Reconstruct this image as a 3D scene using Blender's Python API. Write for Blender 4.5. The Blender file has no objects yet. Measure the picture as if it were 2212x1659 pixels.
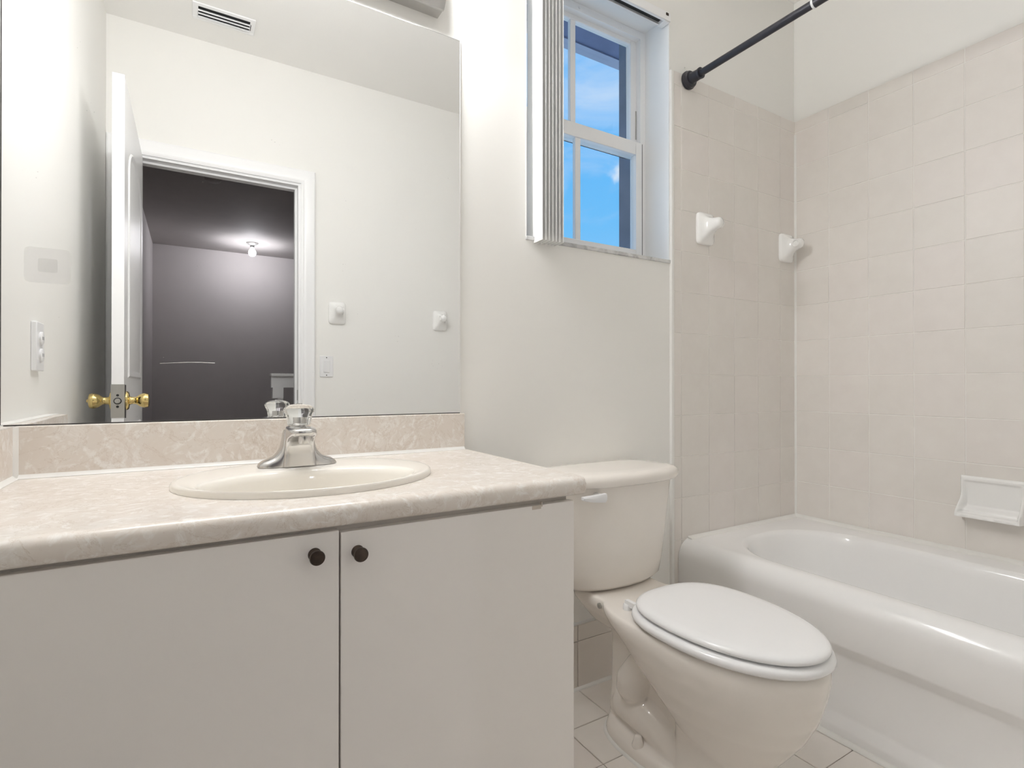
import bpy, bmesh, math, random
from mathutils import Vector, Matrix
from math import sin, cos, pi, radians, atan2, sqrt
random.seed(7)
SC = bpy.context.scene
COL = SC.collection

# ------------------------------------------------------------------ camera
H = 0.99                                   # lens height above the floor
D = 1.397                                  # plane of the mirror wall
XR = 2.3034                                # plane of the long tub wall
XL = -0.338                                # plane of the wall left of the vanity
YF = -0.262                                # plane of the doorway wall behind the lens
CEIL = 2.693
cam_d = bpy.data.cameras.new('camera')
cam_d.sensor_width = 36.0
cam_d.lens = 1155.1 / 2212 * 36.0
cam_d.clip_start = 0.02
cam = bpy.data.objects.new('camera', cam_d)
COL.objects.link(cam)
cam.location = (0, 0, H)
cam.rotation_euler = (radians(90.19), 0, radians(-30.913))
SC.camera = cam

# ------------------------------------------------------------------ exposure
SC.view_settings.view_transform = 'Standard'
SC.view_settings.look = 'None'
SC.view_settings.gamma = 1.0
SC.view_settings.exposure = 0.0
SC.view_settings.use_curve_mapping = False
SC.cycles.max_bounces = 12
SC.cycles.use_adaptive_sampling = True
SC.cycles.adaptive_threshold = 0.03
SC.cycles.diffuse_bounces = 8
SC.cycles.glossy_bounces = 6
SC.cycles.transmission_bounces = 12
SC.cycles.use_denoising = True
SC.cycles.sample_clamp_indirect = 6.0
BULB = 96.0                                # radiance of the globes over the mirror
HALL_BULB = 250.0
SKY = 1.0
CLOUD = (0.6258, 0.6893, 0.3651)              # where the one puffy cloud floats

# ------------------------------------------------------------------ sky
W = bpy.data.worlds.new('sky')
SC.world = W
W.use_nodes = True
nt = W.node_tree
nt.nodes.clear()
def wn(t, **k):
    n = nt.nodes.new(t)
    for a, b in k.items():
        setattr(n, a, b)
    return n
tc = wn('ShaderNodeTexCoord')
sp = wn('ShaderNodeSeparateXYZ')
nt.links.new(tc.outputs['Generated'], sp.inputs[0])
rmp = wn('ShaderNodeValToRGB')
e = rmp.color_ramp.elements
e[0].position = 0.0; e[0].color = (0.42, 0.70, 1.0, 1)
e[1].position = 1.0; e[1].color = (0.09, 0.33, 0.86, 1)
for p, c in ((0.28, (0.17, 0.55, 1.0, 1)), (0.45, (0.115, 0.49, 1.0, 1)), (0.62, (0.14, 0.47, 0.96, 1))):
    q = e.new(p); q.color = c
nt.links.new(sp.outputs['Z'], rmp.inputs[0])
mp = wn('ShaderNodeMapping')
mp.inputs['Scale'].default_value = (1.0, 1.0, 2.2)
mp.inputs['Location'].default_value = (0.35, 0.1, 0.2)
nt.links.new(tc.outputs['Generated'], mp.inputs[0])
nz = wn('ShaderNodeTexNoise')
nz.inputs['Scale'].default_value = 4.2
nz.inputs['Detail'].default_value = 7
nz.inputs['Roughness'].default_value = 0.56
nz.inputs['Distortion'].default_value = 0.6
nt.links.new(mp.outputs[0], nz.inputs[0])
cr = wn('ShaderNodeValToRGB')
cr.color_ramp.elements[0].position = 0.40
cr.color_ramp.elements[1].position = 0.74
nt.links.new(nz.outputs['Fac'], cr.inputs[0])
mx = wn('ShaderNodeMixRGB')
mx.inputs[2].default_value = (0.66, 0.80, 1.0, 1)
nt.links.new(cr.outputs[0], mx.inputs[0])
nt.links.new(rmp.outputs[0], mx.inputs[1])
pn = wn('ShaderNodeTexNoise'); pn.inputs['Scale'].default_value = 34; pn.inputs['Detail'].default_value = 5     # one small puffy cloud
nt.links.new(tc.outputs['Generated'], pn.inputs[0])
pv = wn('ShaderNodeVectorMath', operation='SCALE'); pv.inputs['Scale'].default_value = 0.045
nt.links.new(pn.outputs['Color'], pv.inputs[0])
pa_ = wn('ShaderNodeVectorMath', operation='ADD'); nt.links.new(tc.outputs['Generated'], pa_.inputs[0]); nt.links.new(pv.outputs[0], pa_.inputs[1])
pd = wn('ShaderNodeVectorMath', operation='DISTANCE'); nt.links.new(pa_.outputs[0], pd.inputs[0])
pd.inputs[1].default_value = (CLOUD[0] + .0225, CLOUD[1] + .0225, CLOUD[2] + .0225)
pr_ = wn('ShaderNodeValToRGB'); pr_.color_ramp.elements[0].position = 0.004; pr_.color_ramp.elements[0].color = (1, 1, 1, 1); pr_.color_ramp.elements[1].position = 0.021; pr_.color_ramp.elements[1].color = (0, 0, 0, 1)
nt.links.new(pd.outputs['Value'], pr_.inputs[0])
mx2 = wn('ShaderNodeMixRGB'); mx2.inputs[2].default_value = (0.86, 0.92, 1.0, 1)
nt.links.new(pr_.outputs[0], mx2.inputs[0]); nt.links.new(mx.outputs[0], mx2.inputs[1])
bg = wn('ShaderNodeBackground')
bg.inputs['Strength'].default_value = SKY
nt.links.new(mx2.outputs[0], bg.inputs['Color'])
wo = wn('ShaderNodeOutputWorld')
nt.links.new(bg.outputs[0], wo.inputs[0])

# ------------------------------------------------------------------ materials
def s2l(c):
    return tuple(((v / 255) / 12.92 if v / 255 <= 0.04045 else ((v / 255 + 0.055) / 1.055) ** 2.4) for v in c)
class MatB:
    def __init__(self, name):
        self.m = bpy.data.materials.new(name); self.m.use_nodes = True
        self.t = self.m.node_tree
        self.p = self.t.nodes['Principled BSDF']
    def n(self, t, **k):
        n = self.t.nodes.new(t)
        for a, b in k.items(): setattr(n, a, b)
        return n
    def l(self, a, b): self.t.links.new(a, b)
    def obj(self):
        return self.n('ShaderNodeTexCoord').outputs['Object']
    def noise(self, scale, detail=3, rough=0.5, dist=0.0, vec=None):
        q = self.n('ShaderNodeTexNoise')
        q.inputs['Scale'].default_value = scale
        q.inputs['Detail'].default_value = detail
        q.inputs['Roughness'].default_value = rough
        q.inputs['Distortion'].default_value = dist
        self.l(vec or self.obj(), q.inputs['Vector'])
        return q.outputs['Fac']
    def ramp(self, fac, stops):
        r = self.n('ShaderNodeValToRGB'); el = r.color_ramp.elements
        el[0].position = stops[0][0]; el[0].color = tuple(stops[0][1]) + (1,)
        el[1].position = stops[-1][0]; el[1].color = tuple(stops[-1][1]) + (1,)
        for p, c in stops[1:-1]:
            q = el.new(p); q.color = tuple(c) + (1,)
        self.l(fac, r.inputs[0]); return r.outputs[0]
    def mix(self, fac, a, b):
        q = self.n('ShaderNodeMixRGB')
        for i, v in ((0, fac), (1, a), (2, b)):
            if hasattr(v, 'is_output'): self.l(v, q.inputs[i])
            else: q.inputs[i].default_value = v if i == 0 else tuple(v) + (1,)
        return q.outputs[0]
    def bump(self, h, strength, dist=0.001):
        b = self.n('ShaderNodeBump'); b.inputs['Strength'].default_value = strength; b.inputs['Distance'].default_value = dist
        self.l(h, b.inputs['Height']); self.l(b.outputs[0], self.p.inputs['Normal'])
    def set(self, col=None, rough=None, metal=None, spec=None, coat=None):
        if col is not None:
            if hasattr(col, 'is_output'): self.l(col, self.p.inputs['Base Color'])
            else: self.p.inputs['Base Color'].default_value = tuple(col) + (1,)
        if rough is not None: self.p.inputs['Roughness'].default_value = rough
        if metal is not None: self.p.inputs['Metallic'].default_value = metal
        if spec is not None: self.p.inputs['Specular IOR Level'].default_value = spec
        if coat is not None:
            self.p.inputs['Coat Weight'].default_value = coat; self.p.inputs['Coat Roughness'].default_value = 0.05
        return self.m
def simple(name, col, rough=0.5, metal=0.0, var=0.03, scale=6, bump=0.0, bscale=200, spec=0.5):
    b = MatB(name)
    c2 = tuple(max(0, v * (1 - var)) for v in col)
    b.set(b.ramp(b.noise(scale), [(0.3, col), (0.7, c2)]), rough, metal, spec)
    if bump: b.bump(b.noise(bscale, 2), bump)
    return b.m
M = {}
M['paint'] = simple('wall_paint', (0.88, 0.87, 0.84), 0.6, var=0.012, scale=2, bump=0.08, bscale=140, spec=0.3)
M['ceiling'] = simple('ceiling_paint', (0.90, 0.89, 0.865), 0.8, var=0.015, scale=3, bump=0.15, bscale=90, spec=0.2)
M['white'] = simple('white_gloss_paint', (0.91, 0.91, 0.915), 0.3, var=0.01)
M['reveal'] = simple('white_reveal_paint', (0.92, 0.92, 0.915), 0.55, var=0.01, bump=0.05)
M['vinyl'] = simple('white_vinyl_frame', (0.90, 0.90, 0.905), 0.3, var=0.01)
M['plastic'] = simple('white_plastic', (0.84, 0.84, 0.85), 0.3, var=0.01)
M['almond'] = simple('painted_plate', (0.74, 0.735, 0.71), 0.45, var=0.02)
M['bone'] = simple('bone_porcelain', (0.86, 0.815, 0.76), 0.09, var=0.015, scale=3)
M['tubw'] = simple('white_enamel', (0.91, 0.905, 0.90), 0.12, var=0.01, scale=3)
M['ceramic'] = simple('white_ceramic', (0.91, 0.905, 0.89), 0.1, var=0.01)
M['seat'] = simple('white_toilet_seat', (0.92, 0.92, 0.925), 0.18, var=0.008)
M['sinkc'] = simple('ivory_porcelain', (0.89, 0.855, 0.79), 0.08, var=0.01)
M['cab'] = simple('almond_laminate', (0.905, 0.87, 0.835), 0.38, var=0.025, scale=1.4)
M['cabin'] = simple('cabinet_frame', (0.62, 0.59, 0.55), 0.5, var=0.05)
M['chip'] = simple('torn_laminate', (0.62, 0.55, 0.48), 0.7, var=0.1, scale=60)
M['bronze'] = simple('dark_bronze', (0.085, 0.062, 0.048), 0.32, 0.55, var=0.35, scale=120)
M['chrome'] = simple('brushed_chrome', (0.62, 0.61, 0.60), 0.17, 1.0, var=0.06, scale=30)
M['steel'] = simple('satin_steel', (0.52, 0.52, 0.50), 0.35, 1.0, var=0.05, scale=30)
M['brass'] = simple('polished_brass', (0.86, 0.68, 0.30), 0.14, 1.0, var=0.06, scale=40)
M['dark'] = simple('dark_void', (0.03, 0.03, 0.03), 0.7, var=0.1)
M['black'] = simple('black_rod_metal', (0.035, 0.035, 0.045), 0.32, 0.2, var=0.2, scale=60)
M['caulk'] = simple('white_caulk', (0.86, 0.85, 0.82), 0.4, var=0.03, scale=30)
M['grout'] = simple('pale_grout', (0.93, 0.915, 0.88), 0.7, var=0.06, scale=20)
M['fgrout'] = simple('brown_floor_grout', (0.34, 0.28, 0.22), 0.85, var=0.2, scale=20)
M['vane'] = simple('ivory_blind_vinyl', (0.90, 0.90, 0.89), 0.4, var=0.01)
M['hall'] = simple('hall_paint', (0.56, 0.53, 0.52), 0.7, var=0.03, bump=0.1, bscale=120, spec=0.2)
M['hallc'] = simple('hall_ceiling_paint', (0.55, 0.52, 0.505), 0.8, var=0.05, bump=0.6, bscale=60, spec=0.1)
M['stucco'] = simple('exterior_stucco', (0.23, 0.25, 0.31), 0.9, var=0.2, scale=14, bump=0.6, bscale=120)
M['soffit'] = simple('soffit_paint', (0.36, 0.38, 0.44), 0.8, var=0.12, scale=5, bump=0.3, bscale=80)
M['soffit2'] = simple('soffit_band_tone', (0.24, 0.26, 0.40), 0.8, var=0.2, scale=9)
M['fascia'] = simple('pale_fascia', (0.55, 0.55, 0.66), 0.7, var=0.06, scale=9)
M['carpet'] = simple('hall_carpet', (0.35, 0.31, 0.27), 0.95, var=0.2, scale=90, bump=0.5)
M['silver_edge'] = simple('tarnished_mirror_edge', (0.10, 0.095, 0.09), 0.5, 0.4, var=0.5, scale=40)
def tile_mat(name, col, rough, pert):
    b = MatB(name)
    g = b.n('ShaderNodeNewGeometry')
    a = tuple(v * (1 - pert) for v in col)
    c = (col[0], col[1] * (1 - pert * .45), col[2] * (1 - pert * .1))
    r = b.ramp(g.outputs['Random Per Island'], [(0.0, a), (0.5, col), (1.0, c)])
    v = b.noise(14, 4, 0.6)
    b.set(b.mix(0.06, r, b.ramp(v, [(0.3, (0.5, 0.45, 0.4)), (0.7, (0.95, 0.93, 0.9))])), rough)
    b.bump(b.noise(9, 2), 0.12, 0.002)
    return b.m
M['tile'] = tile_mat('glazed_wall_tile', (0.81, 0.772, 0.73), 0.42, 0.03)
M['tile_base'] = tile_mat('glazed_base_tile', (0.80, 0.755, 0.70), 0.3, 0.03)
M['ftile'] = tile_mat('matte_floor_tile', (0.87, 0.825, 0.775), 0.35, 0.05)
def counter_mat():
    b = MatB('marbled_laminate')
    v = b.obj()
    n1 = b.noise(9, 6, 0.62, 1.1, v)
    n2 = b.noise(26, 7, 0.68, 1.6, v)
    base = b.ramp(n1, [(0.30, (0.73, 0.665, 0.60)), (0.52, (0.77, 0.71, 0.65)), (0.72, (0.78, 0.74, 0.69))])
    light = b.ramp(n2, [(0.50, (0, 0, 0)), (0.64, (1, 1, 1))])
    c = b.mix(light, base, (0.87, 0.84, 0.80))
    n3 = b.noise(7, 9, 0.7, 2.4, v)
    vein = b.ramp(n3, [(0.488, (0, 0, 0)), (0.498, (1, 1, 1)), (0.502, (1, 1, 1)), (0.512, (0, 0, 0))])
    vm = b.n('ShaderNodeMath', operation='MULTIPLY'); b.l(vein, vm.inputs[0]); vm.inputs[1].default_value = 0.35
    b.set(b.mix(vm.outputs[0], c, (0.47, 0.36, 0.27)), 0.22)
    b.bump(n2, 0.03)
    return b.m
M['counter'] = counter_mat()
def marble_mat():
    b = MatB('grey_marble')
    b.set(b.ramp(b.noise(16, 6, 0.6, 1.5), [(0.35, (0.40, 0.40, 0.41)), (0.55, (0.66, 0.66, 0.66)), (0.75, (0.78, 0.78, 0.77))]), 0.25)
    return b.m
M['marble'] = marble_mat()
def mirror_mat():
    b = MatB('mirror_silver')
    b.p.inputs['Metallic'].default_value = 1.0
    b.p.inputs['Roughness'].default_value = 0.0
    vo = b.n('ShaderNodeTexVoronoi'); vo.inputs['Scale'].default_value = 120
    b.l(b.obj(), vo.inputs['Vector'])
    dot = b.ramp(vo.outputs['Distance'], [(0.10, (1, 1, 1)), (0.17, (0, 0, 0))])
    clump = b.ramp(b.noise(13, 2, 0.5), [(0.655, (0, 0, 0)), (0.70, (1, 1, 1))])
    m1 = b.n('ShaderNodeMath', operation='MULTIPLY'); b.l(dot, m1.inputs[0]); b.l(clump, m1.inputs[1])
    m2 = b.n('ShaderNodeMath', operation='MULTIPLY'); b.l(m1.outputs[0], m2.inputs[0]); m2.inputs[1].default_value = 0.22
    b.p.inputs['Base Color'].default_value = (0.895, 0.90, 0.895, 1)
    d = b.n('ShaderNodeBsdfDiffuse'); d.inputs['Color'].default_value = (0.8, 0.8, 0.8, 1)
    mxs = b.n('ShaderNodeMixShader')
    b.l(m2.outputs[0], mxs.inputs[0]); b.l(b.p.outputs[0], mxs.inputs[1]); b.l(d.outputs[0], mxs.inputs[2])
    b.l(mxs.outputs[0], b.t.nodes['Material Output'].inputs['Surface'])
    return b.m
M['mirror'] = mirror_mat()
def glass_mat(name, rough, ior, thin=False):
    b = MatB(name)
    if thin:                                # a flat pane: light passes straight, a little is mirrored
        t = b.n('ShaderNodeBsdfTransparent'); t.inputs['Color'].default_value = (0.97, 0.98, 0.98, 1)
        g = b.n('ShaderNodeBsdfGlossy'); g.inputs['Roughness'].default_value = 0.0
        f = b.n('ShaderNodeFresnel'); f.inputs['IOR'].default_value = 1.35
        x = b.n('ShaderNodeMixShader')
        gb = b.n('ShaderNodeNewGeometry'); fm = b.n('ShaderNodeMath', operation='SUBTRACT'); fm.inputs[0].default_value = 1.0; b.l(gb.outputs['Backfacing'], fm.inputs[1])
        ff = b.n('ShaderNodeMath', operation='MULTIPLY'); b.l(f.outputs[0], ff.inputs[0]); b.l(fm.outputs[0], ff.inputs[1])
        b.l(ff.outputs[0], x.inputs[0]); b.l(t.outputs[0], x.inputs[1]); b.l(g.outputs[0], x.inputs[2])
        b.l(x.outputs[0], b.t.nodes['Material Output'].inputs['Surface'])
        return b.m
    b.p.inputs['Transmission Weight'].default_value = 1.0
    b.p.inputs['IOR'].default_value = ior
    b.set((0.97, 0.98, 0.97), rough)
    return b.m
M['pane'] = glass_mat('window_glass', 0, 1.45, True)
M['acrylic'] = glass_mat('clear_acrylic', 0.03, 1.46)
def emit_mat(name, col, s):
    b = MatB(name)
    b.set((0.9, 0.9, 0.9), 0.3)
    b.p.inputs['Emission Color'].default_value = tuple(col) + (1,)
    b.p.inputs['Emission Strength'].default_value = s
    return b.m
M['globe'] = emit_mat('lit_frosted_globe', (0.985, 0.985, 0.995), BULB)
M['hbulb'] = emit_mat('lit_hall_bulb', (0.95, 0.94, 1.0), HALL_BULB)

# ------------------------------------------------------------------ helpers
def obj(name, bm, mat, parent=None, smooth=False, bevel=0.0, bseg=2, sub=0, angle=35):
    bmesh.ops.remove_doubles(bm, verts=bm.verts, dist=1e-6)
    bmesh.ops.recalc_face_normals(bm, faces=bm.faces)
    me = bpy.data.meshes.new(name)
    bm.to_mesh(me); bm.free()
    me.materials.append(mat)
    o = bpy.data.objects.new(name, me)
    COL.objects.link(o)
    if parent:
        o.parent = parent
        o.matrix_parent_inverse = Matrix.Translation(parent.location).inverted()   # meshes are built in room coordinates
    if bevel:
        md = o.modifiers.new('bevel', 'BEVEL'); md.width = bevel; md.segments = bseg; md.limit_method = 'ANGLE'; md.angle_limit = radians(40)
    if sub:
        md = o.modifiers.new('sub', 'SUBSURF'); md.levels = sub; md.render_levels = sub
    if smooth or bevel:
        for p in me.polygons: p.use_smooth = True
        if not sub:
            try: me.set_sharp_from_angle(angle=radians(angle))
            except Exception: pass
    return o
def empty(name, loc, label=None, cat=None, group=None, kind=None):
    o = bpy.data.objects.new(name, None)
    o.empty_display_size = 0.05
    o.location = loc
    COL.objects.link(o)
    return tag(o, label, cat, group, kind)
def tag(o, label=None, cat=None, group=None, kind=None):
    if label: o['label'] = label
    if cat: o['category'] = cat
    if group: o['group'] = group
    if kind: o['kind'] = kind
    return o
def B(*boxes):
    bm = bmesh.new()
    for b in boxes: box(bm, *b)
    return bm
def box(bm, x0, x1, y0, y1, z0, z1):
    vs = [bm.verts.new((x, y, z)) for x in (x0, x1) for y in (y0, y1) for z in (z0, z1)]
    for f in ((0, 1, 3, 2), (4, 6, 7, 5), (0, 4, 5, 1), (2, 3, 7, 6), (0, 2, 6, 4), (1, 5, 7, 3)):
        bm.faces.new([vs[i] for i in f])
def loft(bm, rings, cap0=True, cap1=True, closed=True):
    vr = [[bm.verts.new(p) for p in r] for r in rings]
    n = len(rings[0])
    for a, b in zip(vr, vr[1:]):
        for i in range(n if closed else n - 1):
            j = (i + 1) % n
            bm.faces.new((a[i], a[j], b[j], b[i]))
    if cap0: bm.faces.new(vr[0][::-1])
    if cap1: bm.faces.new(vr[-1])
    return vr
def lathe(bm, prof, origin=(0, 0, 0), axis='z', seg=32, squash=(1, 1)):
    """prof: (radius, height) pairs from one end to the other."""
    ax = {'x': Vector((1, 0, 0)), 'y': Vector((0, 1, 0)), 'z': Vector((0, 0, 1)), '-y': Vector((0, -1, 0)), '-x': Vector((-1, 0, 0)), '-z': Vector((0, 0, -1))}[axis]
    u = ax.orthogonal().normalized(); v = ax.cross(u)
    o = Vector(origin)
    rings = [[o + ax * h + (u * cos(2 * pi * k / seg) * squash[0] + v * sin(2 * pi * k / seg) * squash[1]) * max(r, 1e-4) for k in range(seg)] for r, h in prof]
    loft(bm, rings)
    return bm
def tube(bm, pts, rad, seg=16):
    pts = [Vector(p) for p in pts]
    rr = rad if isinstance(rad, (list, tuple)) else [rad] * len(pts)
    rings = []
    for i, p in enumerate(pts):
        t = (pts[min(i + 1, len(pts) - 1)] - pts[max(i - 1, 0)]).normalized()
        up = Vector((0, 0, 1)) if abs(t.z) < 0.9 else Vector((0, 1, 0))
        a = t.cross(up).normalized(); b = a.cross(t)
        rings.append([p + (a * cos(2 * pi * k / seg) + b * sin(2 * pi * k / seg)) * rr[i] for k in range(seg)])
    loft(bm, rings)
    return bm
def extrude_x(bm, prof, x0, x1):
    loft(bm, [[(x0, y, z) for y, z in prof], [(x1, y, z) for y, z in prof]])
    return bm
def sup(c, n): return math.copysign(abs(c) ** (2.0 / n), c)
def srect(cx, cy, hx, hy, z, n=5, seg=64):
    return [(cx + hx * sup(cos(2 * pi * k / seg), n), cy + hy * sup(sin(2 * pi * k / seg), n), z) for k in range(seg)]
def grid_tiles(bm, u0, u1, v0, v1, uo, vo, pu, pv, g, fn, t, extra_v=()):
    """bevelled tiles covering [u0,u1]x[v0,v1], joints at uo+k*pu / vo+k*pv; fn maps (u,v,depth) to a point."""
    def cuts(a, b, o, p):
        k0 = math.ceil((a - o) / p - 1e-6)
        c = [a]
        while o + k0 * p < b - 1e-6:
            if o + k0 * p > a + 1e-6: c.append(o + k0 * p)
            k0 += 1
        return c + [b]
    cu = cuts(u0, u1, uo, pu)
    cv = sorted(set(cuts(v0, v1, vo, pv) if pv else [v0, v1]) | set(extra_v))
    bv = 0.0016
    for a, b in zip(cu, cu[1:]):
        if b - a < 3 * g: continue
        for c, d in zip(cv, cv[1:]):
            if d - c < 3 * g: continue
            A, Bb, C, Dd = a + g, b - g, c + g, d - g
            j = random.uniform(-.00025, .00025)
            r0 = [fn(x, y, 0) for x, y in ((A, C), (Bb, C), (Bb, Dd), (A, Dd))]
            r1 = [fn(x, y, t + j - bv * .8) for x, y in ((A, C), (Bb, C), (Bb, Dd), (A, Dd))]
            r2 = [fn(x, y, t + j) for x, y in ((A + bv, C + bv), (Bb - bv, C + bv), (Bb - bv, Dd - bv), (A + bv, Dd - bv))]
            loft(bm, [r0, r1, r2])
def struct(name, bm, mat, parent=None, **k):
    o = obj(name, bm, mat, parent, **k)
    if parent is None: o['kind'] = 'structure'
    return o
def dup(root, loc, label, flip=False):
    """a thing and its parts again, at another place, optionally turned half round."""
    r = root.copy(); COL.objects.link(r)
    r.location = loc; r['label'] = label
    if flip: r.rotation_euler = (0, 0, pi)
    for ch in list(root.children):
        c = ch.copy(); COL.objects.link(c); c.parent = r; c.matrix_parent_inverse = ch.matrix_parent_inverse.copy()
        for g in ch.children:
            d = g.copy(); COL.objects.link(d); d.parent = c; d.matrix_parent_inverse = g.matrix_parent_inverse.copy()
    return r

# ------------------------------------------------------------------ room shell
TH = 0.21                                   # thickness of the outside wall
WX0, WX1, WZ0, WZ1 = 0.885, 1.516, 1.450, 2.362   # window opening
wb = struct('wall_back', B((XL - .12, WX0, D, D + TH, -.05, CEIL + .1), (WX1, XR + .12, D, D + TH, -.05, CEIL + .1),
        (WX0, WX1, D, D + TH, -.05, WZ0), (WX0, WX1, D, D + TH, WZ1, CEIL + .1)), M['paint'])
wr = struct('wall_right', B((XR, XR + .12, YF - .115, D, -.05, CEIL + .1)), M['paint'])
wl = struct('wall_left', B((XL - .12, XL, YF - .115, D, -.05, CEIL + .1)), M['paint'])
DX0, DX1, DZ = -.253, .489, 2.062           # door opening
wf = struct('wall_front', B((XL, DX0 - .02, YF - .115, YF, 0, CEIL), (DX1 + .02, XR, YF - .115, YF, 0, CEIL), (DX0 - .02, DX1 + .02, YF - .115, YF, DZ + .02, CEIL)), M['paint'])
struct('ceiling', B((XL - .12, XR + .12, YF - .05, D + .1, CEIL, CEIL + .1)), M['ceiling'])
fl = struct('floor', B((XL - .1, XR + .1, YF - .1, D + .1, -.06, -.004)), M['fgrout'])
bm = bmesh.new()
grid_tiles(bm, XL + .002, 1.56, YF, D - .003, 1.081, 1.235, .1548, .1536, .0012, lambda u, v, d: (u, v, -.0045 + d), .0045)
obj('floor_tiles', bm, M['ftile'], fl)

# wall tile round the tub, 6 inch tiles under a 2 inch cap
P = .154
Z0 = H + 1.1201                             # joint under the cap
TRIM = 1.519                                # left edge of the tile on the window wall
ZC = Z0 + .0515
struct('trim_1', B((TRIM, XR, D - .0057, D, .0, ZC - .001)), M['grout'])
bm = bmesh.new()
grid_tiles(bm, TRIM + .012, XR - .005, .002, ZC, XR - .117, Z0, P, P, .0010, lambda u, v, d: (u, D - .003 - d, v), .0045)
obj('wall_tiles', bm, M['tile'], wb)
struct('trim_2', B((XR - .0057, XR, YF + .002, D, .38, ZC - .001)), M['grout'])
bm = bmesh.new()
grid_tiles(bm, YF + .004, D - .005, .395, ZC, D - .1539, Z0, P, P, .0010, lambda u, v, d: (XR - .003 - d, u, v), .0045)
obj('wall_tiles', bm, M['tile'], wr)
bm = bmesh.new()                            # bullnose strip down the left edge of the tile
prof = [(TRIM - .003, D), (TRIM - .003, D - .004), (TRIM, D - .0085), (TRIM + .006, D - .0095), (TRIM + .0125, D - .0085), (TRIM + .0125, D)]
loft(bm, [[(x, y, z) for x, y in prof] for z in (0.21, ZC - .003)])
struct('trim_3', bm, M['caulk'], smooth=True)
bm = bmesh.new()                            # caulked corner
prof = [(XR, D), (XR - .012, D), (XR - .013, D - .0085), (XR - .0105, D - .0115), (XR - .0085, D - .015), (XR, D - .014)]
loft(bm, [[(x, y, z) for x, y in prof] for z in (.40, ZC - .06)])
struct('trim_4', bm, M['caulk'], smooth=True)
# tile base along the window wall, behind the toilet
bb = struct('baseboard_back', B((.655, TRIM - .004, D - .0035, D, 0, .21)), M['grout'])
bm = bmesh.new()
grid_tiles(bm, .655, TRIM - .004, .004, .209, 1.0822, .1555, .1532, 1.0, .0012, lambda u, v, d: (u, D - .003 - d, v), .0055)
obj('base_tiles', bm, M['tile_base'], bb)
bm = bmesh.new()
extrude_x(bm, [(D, 0), (D - .018, 0), (D - .0165, .004), (D - .010, .0075), (D, .008)], .655, 1.50)
obj('caulk_bead', bm, M['caulk'], bb, smooth=True)
bm = bmesh.new()
extrude_x(bm, [(D, .209), (D - .0085, .209), (D - .006, .213), (D, .215)], .655, 1.515)
obj('cap_bead', bm, M['almond'], bb, smooth=True)

# ------------------------------------------------------------------ window
win = empty('window_1', ((WX0 + WX1) / 2, D + .13, WZ0), kind='structure')
rv = .004
obj('window_reveal', B((WX0, WX0 + rv, D - .001, D + .14, WZ0, WZ1), (WX1 - rv, WX1, D - .001, D + .14, WZ0, WZ1), (WX0 + rv, WX1 - rv, D - .001, D + .14, WZ1 - rv, WZ1)), M['reveal'], win)
obj('window_sill', B((WX0, WX1 + .004, D - .005, D + .12, WZ0 - .008, WZ0 + .005)), M['marble'], win, bevel=.0025)
fy0, fy1 = D + .118, D + .175
fx0, fx1, fz0, fz1 = WX0 + rv, WX1 - rv, WZ0 + .005, WZ1 - rv
fb = B((fx0, fx0 + .026, fy0, fy1, fz0, fz1), (fx1 - .026, fx1, fy0, fy1, fz0, fz1), (fx0 + .026, fx1 - .026, fy0, fy1, fz1 - .028, fz1), (fx0 + .026, fx1 - .026, fy0, fy1, fz0, fz0 + .022))
for dx in (.06, .30, .50):                  # screw bosses under the head
    lathe(fb, [(.0055, 0), (.0055, .002), (.002, .0035)], (fx0 + dx, fy0, fz1 - .014), '-y', 14)
obj('window_frame', fb, M['vinyl'], win, bevel=.002)
def sash(name, y0, y1, z0, z1, mz):
    a, b = fx0 + .022, fx1 - .022
    s = obj(name, B((a, a + .068, y0, y1, z0, z1), (b - .032, b, y0, y1, z0, z1), (a + .068, b - .032, y0, y1, z1 - mz[1], z1), (a + .068, b - .032, y0, y1, z0, z0 + mz[0])), M['vinyl'], win, bevel=.002)  # left stile widened to imitate a white strip of blown-out sky
    obj('muntin', B((1.169, 1.193, y0 + .004, y1 - .004, z0 + mz[0] - .002, z1 - mz[1] + .002)), M['vinyl'], s, bevel=.0025)
    obj('pane', B((a + .064, b - .028, (y0 + y1) / 2 - .0015, (y0 + y1) / 2 + .0015, z0 + mz[0] - .004, z1 - mz[1] + .004)), M['pane'], s)
    return s
MR = H + .889
us = sash('upper_sash', D + .142, D + .166, MR, fz1 - .02, (.05, .024))
ls = sash('lower_sash', D + .113, D + .138, fz0 + .010, MR + .046, (.046, .050))
obj('sash_latch', B((1.10, 1.155, D + .105, D + .113, fz0 + .012, fz0 + .032)), M['vinyl'], ls, bevel=.003)
obj('balance_cover', B((fx1 - .030, fx1 - .022, D + .1395, D + .1425, 1.95, 2.06)), M['steel'], us)
obj('sash_gap', B((fx1 - .0195, fx1 - .017, D + .1165, D + .118, fz0 + .01, MR + .045)), M['dark'], ls)
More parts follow.
